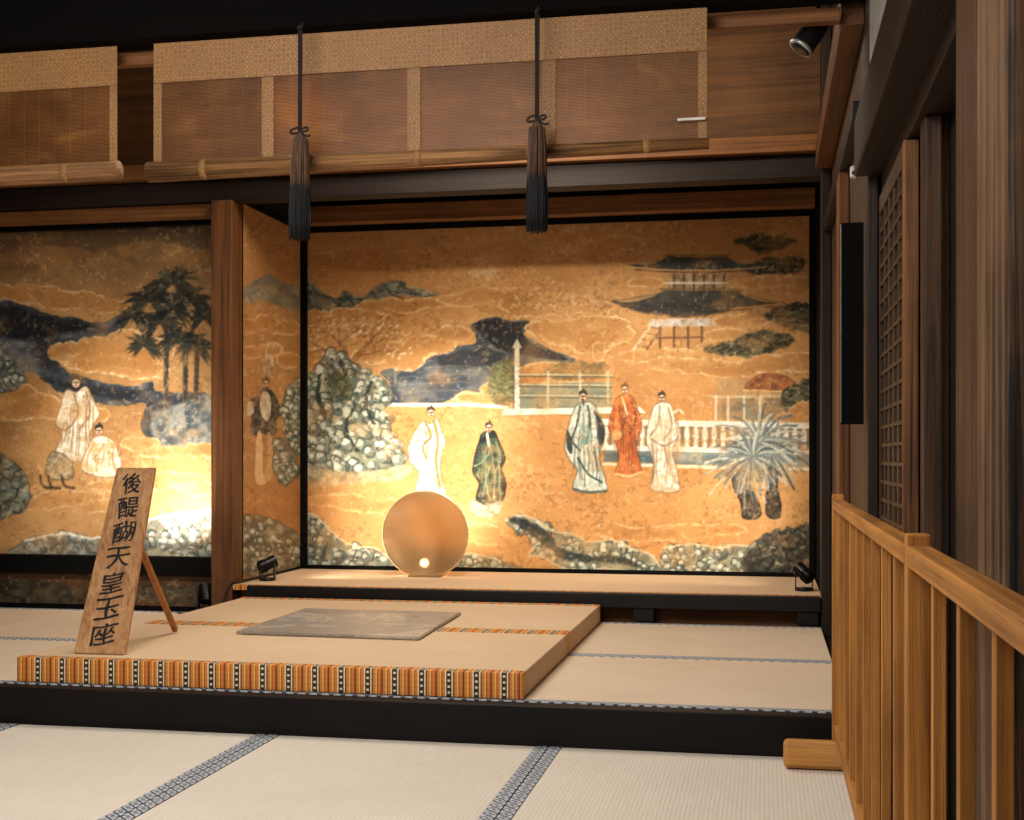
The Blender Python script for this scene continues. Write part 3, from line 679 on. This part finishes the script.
struct(box('trim_14',.265,.42,-.6,4.06,1.78,1.95,M['darkY'],bev=.005))
struct(box('trim_15',.345,.42,-.6,4.06,1.72,1.78,M['dark'],bev=.003))
struct(box('trim_16',.315,.42,1.80,2.07,-.05,1.775,M['lightZ'],bev=.006))
struct(box('trim_17',.33,.42,2.08,2.40,-.05,1.775,M['brownZ'],bev=.004))
struct(box('trim_18',.34,.42,1.2,1.79,-.05,1.715,M['darkZ'],bev=.004))
struct(box('trim_19',.36,.40,3.12,3.20,-.05,1.72,M['brownZ'],bev=.004))
struct(box('baseboard_right',.28,.42,-.6,4.06,-.05,.003,M['darkY'],bev=.002))
struct(box('trim_20',.30,.42,-.6,4.06,2.45,2.55,M['darkY'],bev=.004))

# lattice door
door=struct(thing('door_1',(.37,3.7,.0),'',''))
for k in ("label","category"): del door[k]
box('stile',.335,.372,3.33,3.37,.003,1.715,M['stileZ'],door)
box('stile',.337,.372,4.046,4.058,.003,1.715,M['brownZ'],door)
box('rail',.337,.370,3.37,4.046,1.66,1.715,M['brownZ'],door)
box('rail',.337,.370,3.37,4.046,.64,.70,M['darkY'],door)
box('rail',.337,.370,3.37,4.046,.003,.12,M['darkY'],door)
box('lower_panel',.345,.360,3.37,4.046,.12,.64,M['darkZ'],door,0)
box('backing',.346,.360,3.37,4.046,.70,1.66,M['lacq'],door,0)
bm=bmesh.new()
for i in range(4):
    y=.676*(i+1)/5-.338; bmbox(bm,(0,y,0),(.006,.020,.96))
for i in range(17):
    z=-.48+.96*(i+1)/18; bmbox(bm,(0,0,z),(.007,.676,.010))
meshobj('lattice',bm,M['latt'],(.3425,3.708,1.18),door)

# ================================================================= PAINTED PANELS
pm=thing('painted_wall_panel',((XL+XR)/2,YB,.27),'large gold painted wall panel of robed figures, pavilion and garden rocks','painting','painted gold wall panels')
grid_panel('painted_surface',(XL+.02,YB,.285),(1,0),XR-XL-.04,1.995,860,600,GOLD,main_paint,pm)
box('frame_rail',XL,XR,7.375,7.404,.272,.292,M['frame'],pm,.002)
box('frame_rail',XL,XR,7.375,7.404,2.274,2.308,M['frame'],pm,.002)
box('frame_stile',XL,XL+.035,7.37,7.404,.292,2.274,M['frame'],pm,.002)
box('frame_stile',XR-.03,XR,7.37,7.404,.292,2.274,M['frame'],pm,.002)
lm=thing('painted_wall_panel',(-3.5,6.55,.4),'gold painted panel with palm trees, dark water and seated figures','painting','painted gold wall panels')
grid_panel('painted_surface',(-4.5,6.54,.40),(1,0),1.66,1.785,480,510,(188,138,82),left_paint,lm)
box('frame_rail',-4.69,-2.84,6.47,6.555,.305,.40,M['frame'],lm,.003)
box('frame_rail',-4.69,-2.84,6.50,6.555,2.18,2.204,M['frame'],lm,.003)
sm=thing('painted_wall_panel',(XL,6.95,.27),'narrow gold painted side panel with dark robed figure','painting','painted gold wall panels')
grid_panel('painted_surface',(XL,7.365,.285),(0,-1),.86,1.995,150,520,(176,126,74),side_paint,sm)
box('frame_rail',XL,XL+.015,6.50,7.365,2.28,2.31,M['frame'],sm,.002)
dm=thing('painted_dado_panel',(-3.7,6.5,.13),'low dark painted dado panel under the black sill','painting')
grid_panel('painted_surface',(-4.6,6.50,.135),(1,0),1.76,.168,240,40,(80,52,30),dado_paint,dm)
box('base_rail',-4.69,-2.84,6.49,6.555,.082,.135,M['frame'],dm,.002)

# ================================================================= TATAMI
def mat_front(x0,x1,y0,y1):
    t=thing('tatami_mat',((x0+x1)/2,(y0+y1)/2,-.05),'pale rush tatami mat with grey patterned cloth borders','tatami mat','tatami mats of the lower floor')
    w=.042; g=.001
    box('rush_surface',x0+w,x1-w,y0+g,y1-g,-.05,0,M['tatF'],t,.002)
    box('cloth_border',x0+g,x0+w,y0+g,y1-g,-.05,.0015,M['heriY'],t,.001)
    box('cloth_border',x1-w,x1-g,y0+g,y1-g,-.05,.0015,M['heriY'],t,.001)
xs=[-4.511,-3.555,-2.598,-1.64,-.683,.275]
for i in range(5):
    mat_front(xs[i],xs[i+1],2.22,4.132); mat_front(xs[i],xs[i+1],.30,2.22)
def mat_upper(x0,x1,y0,y1):
    t=thing('tatami_mat',((x0+x1)/2,(y0+y1)/2,.08),'tan rush tatami mat with grey patterned cloth borders','tatami mat','tatami mats of the raised floor')
    w=.036; g=.001
    box('rush_surface',x0+g,x1-g,y0+w,y1-w,.08,.13,M['tatU'],t,.002)
    box('cloth_border',x0+g,x1-g,y0+g,y0+w,.08,.1315,M['heriX'],t,.001)
    box('cloth_border',x0+g,x1-g,y1-w,y1-g,.08,.1315,M['heriX'],t,.001)
for (a,b) in [(-1.63,.30),(-3.56,-1.63),(-4.69,-3.56)]: mat_upper(a,b,4.203,5.24)
for (a,b) in [(-1.63,.26),(-3.56,-1.63),(-4.69,-3.56)]: mat_upper(a,b,5.24,6.30)
def mat_dais(y0,y1):
    x0,x1=-2.62,-.785
    t=thing('raised_tatami_mat',((x0+x1)/2,(y0+y1)/2,.133),'thick ceremonial tatami mat with orange striped brocade border','tatami mat','thick tatami mats of the throne dais')
    w=.055
    box('rush_surface',x0,x1,y0+w,y1-w,.133,.218,M['tatD'],t,.004)
    box('brocade_border',x0-.001,x1+.001,y0,y0+w,.133,.220,M['ungen'],t,.004)
    box('brocade_border',x0-.001,x1+.001,y1-w,y1,.133,.220,M['ungen'],t,.004)
mat_dais(4.215,5.24); mat_dais(5.242,6.27)

# alcove platform
ap=thing('alcove_platform',(-1.2,6.9,.13),'low alcove platform with tatami top and black lacquered front rail','platform')
box('rush_top',XL+.003,XR-.003,6.39,7.37,.245,.270,M['tatD'],ap,.002)
box('cloth_border',XL+.003,XR-.003,6.352,6.389,.245,.272,M['ungen'],ap,.001)
box('front_rail',XL+.1,.26,6.305,6.350,.200,.272,M['lacq'],ap,.005)
for x in (-2.55,-.58,.20): box('leg',x-.05,x+.05,6.33,6.42,.132,.2,M['lacq'],ap,.003)
box('back_board',XL+.003,.26,6.46,6.49,.09,.243,M['brown'],ap,.002)

# seat slab on dais
bm=bmesh.new()
q=[(-2.095,4.93),(-1.322,4.90),(-1.350,5.735),(-2.10,5.75)]
cx=sum(a for a,b in q)/4; cy=sum(b for a,b in q)/4
lo=[bm.verts.new((a-cx,b-cy,0)) for a,b in q]; hi=[bm.verts.new((a-cx,b-cy,.012)) for a,b in q]
bm.faces.new(lo[::-1]); bm.faces.new(hi)
for i in range(4): bm.faces.new((lo[i],lo[(i+1)%4],hi[(i+1)%4],hi[i]))
bmesh.ops.recalc_face_normals(bm,faces=bm.faces)
bmesh.ops.bevel(bm,geom=list(bm.edges),offset=.004,segments=2,affect='EDGES')
tag(meshobj('seat_slab',bm,M['seat'],(cx,cy,.2205)),'flat rigid grey stone-like square slab lying on the dais','slab')

# disc mirror
R=.247; c=on_y(425,560,7.0)
t=thing('disc_mirror',(c.x,7.0,.2705),'round polished bronze-grey mirror disc standing before the gold painting','mirror')
bm=bmesh.new(); N=96; prof=[]; bmr=bmesh.new()
def prof_pt(a,s=1.0): return (R*s*math.cos(a),max(R*s*math.sin(a),-R*.90*s))
for side in (-1,1):
    rin=[bm.verts.new((prof_pt(2*math.pi*i/N,.975)[0],side*.008,prof_pt(2*math.pi*i/N,.975)[1])) for i in range(N)]
    prof.append(rin); bm.faces.new(rin)
for i in range(N): bm.faces.new((prof[0][i],prof[0][(i+1)%N],prof[1][(i+1)%N],prof[1][i]))
bmesh.ops.recalc_face_normals(bm,faces=bm.faces)
zc=.283+R*.90
meshobj('disc',bm,M['bronze'],(c.x,7.0,zc),t)
rings=[]
for (s,y) in ((.979,-.009),(1.0,-.006),(1.0,.006),(.979,.009)):
    rings.append([bmr.verts.new((prof_pt(2*math.pi*i/N,s)[0],y,prof_pt(2*math.pi*i/N,s)[1])) for i in range(N)])
for a,b in zip(rings,rings[1:]+rings[:1]):
    for i in range(N): bmr.faces.new((a[i],a[(i+1)%N],b[(i+1)%N],b[i]))
bmesh.ops.recalc_face_normals(bmr,faces=bmr.faces)
meshobj('rim',bmr,M['rim'],(c.x,7.0,zc),t)
box('stand',c.x-.09,c.x+.09,6.965,7.035,.2715,.283,M['clear'],t,.003)

# sign board
sx=-2.362
base=Vector((sx,4.33,.2215))
t=thing('sign_board',base,'tapered wooden sign board with black brush lettering, propped on the dais','sign')
up=Vector((.012,.25,.672)).normalized(); L=.717
bm=bmesh.new(); vs=[]
nrm=Vector((0,-up.z,up.y)).normalized()
for s_ in (0,1):
    off=nrm*(-.022*s_)+Vector((0,0,.006 if s_ else 0))
    for (x,l) in ((-.104,0),(.096,0),(.078,L),(-.078,L)):
        vs.append(bm.verts.new(Vector((x,0,0))+up*l+off))
bm.faces.new(vs[0:4]); bm.faces.new(vs[4:8][::-1])
for i in range(4): bm.faces.new((vs[i],vs[4+i],vs[4+(i+1)%4],vs[(i+1)%4]))
bmesh.ops.recalc_face_normals(bm,faces=bm.faces)
bmesh.ops.bevel(bm,geom=list(bm.edges),offset=.003,segments=2,affect='EDGES')
meshobj('board',bm,M['sign'],base,t)
bmt=bmesh.new(); rb=random.Random(6)
for i,ch in enumerate('後醍醐天皇玉座'):
    cu=bpy.data.curves.new('glyph','FONT'); cu.body=ch; cu.align_x='CENTER'; cu.align_y='CENTER'; cu.size=.1; cu.resolution_u=4
    o=bpy.data.objects.new('glyph',cu); bpy.context.scene.collection.objects.link(o)
    dg=bpy.context.evaluated_depsgraph_get(); me=bpy.data.meshes.new_from_object(o.evaluated_get(dg))
    bpy.data.objects.remove(o)
    b0=bmesh.new(); b0.from_mesh(me); bmesh.ops.triangulate(b0,faces=b0.faces)
    bmesh.ops.subdivide_edges(b0,edges=[e for e in b0.edges if e.calc_length()>.010],cuts=4,use_grid_fill=False)
    b0.to_mesh(me); b0.free()
    xsv=[v.co.x for v in me.vertices]; ysv=[v.co.y for v in me.vertices]
    wd=max(xsv)-min(xsv); ht=max(ysv)-min(ysv); mx=(max(xsv)+min(xsv))/2; my=(max(ysv)+min(ysv))/2
    tw=.074+.006*i*rb.uniform(.7,1.1); th=.079*rb.uniform(.92,1.05)
    lpos=L-.064-i*.0965; ph=rb.uniform(0,6); xo=rb.uniform(-.004,.004)
    base_co=[v.co.copy() for v in me.vertices]
    for n_ in range(8):
        an=n_*math.pi/4
        for v,b in zip(me.vertices,base_co):
            x=(b.x-mx)/wd*tw; y=(b.y-my)/ht*th
            wgt=.0011+.0011*math.sin(x*95+ph)*math.cos(y*80+ph*2)
            xx=x*(1+.10*y/.04)+.0035*math.sin(y*50+ph)+math.cos(an)*wgt*1.1
            yy=y+.20*x*(1-x*3)+.0026*math.sin(x*60+ph)+math.sin(an)*wgt*.6
            v.co=Vector((xx+xo,0,0))+up*(lpos+yy)+nrm*(.0018+.0001*n_)
        bmt.from_mesh(me)
meshobj('lettering',bmt,M['ink'],base,t)
pt=base+up*.42+Vector((.058,.02,0))
pb=Vector((-2.355,4.93,.222))
beamrod('prop_leg',pt,pb+Vector((0,0,.008)),.020,.020,M['prop'],t)

# ================================================================= BLINDS
def blind(x0,x1,z0,z1,r0,r1,straps,label):
    Y=4.12
    t=thing('bamboo_blind',((x0+x1)/2,Y,z1),label,'blind','rolled bamboo blinds')
    bm=bmesh.new(); n=int((z1-z0-.02)/.0046)
    for i in range(n):
        z=z1-.01-i*.0046
        bmbox(bm,(0,0,z-(z0+z1)/2),(x1-x0-.004,.0012,.0025))
    xk=x0+.03
    while xk<x1-.02:
        bmbox(bm,(xk-(x0+x1)/2,-.0012,0),(.0018,.001,z1-z0-.02)); xk+=.058
    meshobj('slat_sheet',bm,M['slat'],((x0+x1)/2,Y,(z0+z1)/2),t)
    box('top_band',x0,x1,Y-.006,Y-.002,z1-.135,z1,M['broc'],t,.001)
    for a,b in straps: box('strap',a,b,Y-.0065,Y-.0022,z0,z1-.136,M['broc'],t,.001)
    rod('bottom_roll',(x0-.02,Y,z0),(x1+.005,Y,z0+.012),r0,r1,M['roll'],t,24)
    for k in range(5):
        u=(k+.5)/5; x=x0+(x1-x0)*u; r=r0+(r1-r0)*u+.0012; z=z0+.012*u
        rod('binding',(x-.012,Y,z),(x+.012,Y,z),r,r,M['broc'],t,24)
xa,xb=-2.045,-.178
blind(xa,xb,1.905,2.342,.035,.018,[(xa,xa+.03),(xb-.028,xb),(-1.655,-1.612),(-1.15,-1.105),(-.70,-.657)],'partly rolled bamboo blind with pale brocade bands, hanging from a beam')
blind(-4.07,-2.18,1.905,2.342,.035,.033,[(-4.07,-4.03),(-2.208,-2.18),(-3.6,-3.555),(-3.1,-3.055)],'partly rolled bamboo blind with pale brocade bands beside its twin')
def tassel(px):
    Y=4.015; p=on_y(px,143,Y); x=p.x
    t=thing('tassel',(x,Y,2.34),'hanging silk cord with knotted brown and black tassel','tassel','cord tassels hanging before the blind')
    rod('cord',(x-.003,Y,2.33),(x-.003,Y,1.98),.0042,.0042,M['cord'],t)
    rod('cord',(x+.005,Y+.002,2.33),(x+.003,Y,1.98),.0036,.0036,M['cord'],t)
    rod('cord_peg',(x,4.069,2.36),(x,Y-.01,2.325),.006,.006,M['cord'],t)
    zz=1.985
    tube('bow',[(x,Y,zz+.02),(x-.026,Y-.008,zz+.016),(x-.032,Y-.008,zz-.004),(x,Y-.01,zz),(x+.032,Y-.008,zz+.006),(x+.026,Y-.008,zz+.02),(x,Y,zz+.010),(x-.014,Y-.01,zz-.024)],.0038,M['cord'],t)
    tube('bow',[(x+.002,Y-.004,zz+.01),(x+.022,Y-.014,zz-.022),(x+.040,Y-.012,zz-.010)],.0034,M['cord'],t)
    rr=random.Random(px)
    def strands(name,z1,z0,rt,rb,n,mat,w):
        bm=bmesh.new()
        for k in range(n):
            a=rr.uniform(0,2*math.pi); q=math.sqrt(rr.uniform(.15,1)); z_=z0+rr.uniform(-.010,.014)
            a2=a+rr.uniform(-.15,.15)
            p0=Vector((rt*q*math.cos(a),rt*q*math.sin(a),z1)); p1=Vector((rb*q*math.cos(a2),rb*q*math.sin(a2),z_))
            pm_=(p0+p1)/2+Vector((q*.003*math.cos(a),q*.003*math.sin(a),0))
            bmcone(bm,p0,pm_,w,w,5,False); bmcone(bm,pm_,p1,w,w*.5,5)
        meshobj(name,bm,mat,(x,Y,0),t,True)
    strands('tassel_head',1.965,1.80,.024,.031,190,M['tasT'],.0022)
    rod('knot',(x,Y,1.985),(x,Y,1.955),.011,.024,M['tasT'],t)
    strands('fringe',1.812,1.645,.031,.034,260,M['tasB'],.0022)
tassel(300); tassel(537)
o=box('blind_hook',-.27,-.182,4.100,4.108,1.987,1.996,M['white'],None,.002); tag(o,'small pale metal hook bar at the blind edge','hook')

# ================================================================= LIGHT FIXTURES
def floor_spot(x,y,z,aim,label):
    t=thing('floor_spotlight',(x,y,z),label,'spotlight','small black uplight spotlights')
    rod('base',(x,y,z),(x,y,z+.012),.045,.045,M['metal'],t,24)
    box('bracket',x-.043,x-.037,y-.012,y+.012,z+.011,z+.10,M['metal'],t,.001)
    box('bracket',x+.037,x+.043,y-.012,y+.012,z+.011,z+.10,M['metal'],t,.001)
    p=Vector((x,y,z+.085)); d=(Vector(aim)-p).normalized()
    bm=bmesh.new(); bmcone(bm,-d*.05,d*.045,.028,.036,24)
    for k in range(3): bmcone(bm,-d*(.045-.014*k),-d*(.040-.014*k),.036,.036,24)
    meshobj('lamp_head',bm,M['metal'],p,t,False)
    return p+d*.07,d
pL,dL=floor_spot(-2.63,6.62,.273,(-1.9,7.4,.75),'small black floor spotlight on the platform beside the post')
pR,dR=floor_spot(.19,6.62,.273,(-.5,7.4,.9),'small black floor spotlight on the platform by the dark post')
pS,dS=floor_spot(-2.885,6.40,.133,(-3.0,6.6,.6),'small black spotlight at the foot of the palm panel')
lp=on_y(424,563,7.10)
tt=thing('lamp_puck',(lp.x,7.14,.2705),'small round uplight hidden behind the bronze mirror disc','lamp')
rod('base',(lp.x,7.14,.2705),(lp.x,7.14,.30),.04,.03,M['metal'],tt,24)
rod('housing',(lp.x,7.11,lp.z),(lp.x,7.18,lp.z),.034,.034,M['metal'],tt,24)
rod('lens',(lp.x,7.104,lp.z),(lp.x,7.110,lp.z),.020,.022,M['lamp'],tt,24)
tube_o=tube('power_cable',[(-2.68,6.57,.285),(-2.70,6.42,.286),(-2.73,6.34,.28),(-2.745,6.30,.18),(-2.76,6.26,.139),(-2.84,6.15,.138),(-2.95,6.2,.138)],.004,M['metal'])
tag(tube_o,'thin black power cable trailing from the spotlight to the floor','cable')
p=on_y(811,34,4.30)
t=thing('ceiling_spotlight',(p.x,p.y,2.5),'black cylindrical ceiling spotlight with pale rim aimed downward','spotlight')
rod('stem',(p.x+.03,p.y,2.62),(p.x+.02,p.y,p.z+.03),.008,.008,M['metal'],t)
dd=Vector((-.50,-.1,-.72)).normalized()
bm=bmesh.new(); bmcone(bm,-dd*.06,dd*.05,.038,.040,28); bmcone(bm,-dd*.075,-dd*.06,.02,.038,28)
meshobj('lamp_head',bm,M['metal'],p,t)
rod('rim_ring',p+dd*.050,p+dd*.060,.042,.042,M['rimlite'],t,28)
rod('lens',p+dd*.0601,p+dd*.062,.034,.034,M['metal'],t,28)
t=thing('wall_display_panel',(.27,4.19,1.05),'tall slim flat black wall panel with thin pale edge','panel')
box('case',.232,.302,4.185,4.197,1.035,1.665,M['frame'],t,.002)
box('edge_trim',.2322,.2338,4.183,4.186,1.04,1.66,M['rimlite'],t,.0004)
t=thing('wall_sensor',(.3,4.6,1.9),'small white wall sensor under the upper rail','sensor')
box('case',.285,.309,4.56,4.59,1.885,1.925,M['white'],t,.006)
rod('sensor_lens',(.297,4.56,1.90),(.297,4.556,1.90),.008,.006,M['metal'],t,16)

# ================================================================= FENCE
def fence(y0,y1,label,foot,nearpost):
    X=.214
    t=thing('fence_panel',(X,(y0+y1)/2,0.003),label,'fence','wooden fence panels')
    ya=y0+(.03 if nearpost else 0)
    box('top_rail',X-.017,X+.017,ya,y1-.034,.776,.805,M['fenceY'],t,.002)
    box('bottom_rail',X-.012,X+.012,ya,y1-.034,.10,.135,M['fenceY'],t,.002)
    box('post',X-.017,X+.017,y1-.033,y1,.004,.822,M['fence'],t,.003)
    if nearpost: box('post',X-.017,X+.017,y0,y0+.03,.004,.822,M['fence'],t,.003)
    y=y1-.035-.21
    while y>ya+.08:
        box('slat',X-.008,X+.008,y-.012,y+.012,.134,.777,M['fence'],t,.001); y-=.225
    for yf in foot: box('foot',X-.16,X+.055,yf-.03,yf+.03,.003,.085,M['fenceX'],t,.014)
fence(1.955,4.02,'golden cedar slatted fence panel with end foot at the step',[3.99],False)
fence(.75,1.95,'golden cedar slatted fence panel joined beside the lattice door',[.78],True)

# ================================================================= LIGHTS
def area(loc,aim,size,e,col):
    l=bpy.data.lights.new('area','AREA'); l.energy=e; l.color=col; l.size=size
    o=bpy.data.objects.new('area_light',l); scene.collection.objects.link(o); o.location=loc
    o.rotation_euler=(Vector(aim)-Vector(loc)).to_track_quat('-Z','Y').to_euler(); return o
def spot(loc,aim,e,ang,col,blend=1.0,r=.04):
    l=bpy.data.lights.new('spot','SPOT'); l.energy=e; l.color=col; l.spot_size=math.radians(ang); l.spot_blend=blend; l.shadow_soft_size=r
    o=bpy.data.objects.new('spot_light',l); scene.collection.objects.link(o); o.location=loc
    o.rotation_euler=(Vector(aim)-Vector(loc)).to_track_quat('-Z','Y').to_euler(); return o
area((-1.6,1.8,2.8),(-1.5,3.9,0),1.6,135,(1,.96,.92))
area((-1.0,-.3,1.9),(-1.2,5,1.2),1.6,20,(1,.90,.78))
area((-1.4,5.3,3.0),(-1.4,5.3,0),1.2,58,(1,.88,.74))
spot((-1.3,4.6,2.7),on_y(430,450,7.4),820,24,(1,.95,.86))
spot((-.6,4.6,2.7),on_y(640,445,7.4),300,38,(1,.93,.80))
spot((-1.0,4.6,2.7),(-1.2,7.4,1.1),165,66,(1,.88,.70))
spot(pL,pL+Vector((.62,.6,.28)),44,100,(1,.91,.75))
spot(pR,pR+Vector((-.6,.6,.35)),28,100,(1,.88,.70))
spot((lp.x,7.16,.40),(lp.x+.05,7.39,.80),18,140,(1,.94,.82),r=.03)
spot((-2.98,6.24,.52),(-3.10,6.54,.80),40,110,(1,.97,.90))
spot((-3.2,4.6,2.7),on_y(130,470,6.54),330,34,(1,.95,.86))
spot((-3.2,4.6,2.7),(-3.6,6.54,1.2),36,70,(1,.88,.72))
spot((-1.92,5.0,2.45),on_y(298,112,4.12),150,15,(1,.88,.66))
spot((-.75,5.0,2.45),on_y(590,85,4.12),30,26,(1,.84,.58))
spot((-3.3,5.0,2.45),on_y(50,130,4.12),30,26,(1,.84,.58))
spot((-.2,5.3,2.9),(-.1,6.47,2.75),26,80,(1,.82,.55))
w=bpy.data.worlds.new('world'); scene.world=w; w.use_nodes=True
w.node_tree.nodes['Background'].inputs[0].default_value=(.9,.86,.80,1); w.node_tree.nodes['Background'].inputs[1].default_value=.09

# ================================================================= CAMERA
cd=bpy.data.cameras.new('camera'); cam=bpy.data.objects.new('camera',cd); scene.collection.objects.link(cam)
cd.sensor_width=36; cd.lens=F*36/1024; cd.shift_y=(HY-410)/1024; cd.clip_start=.02
cam.location=(0,0,H); cam.rotation_euler=(math.radians(90),0,AN)
scene.camera=cam
scene.view_settings.view_transform='Standard'
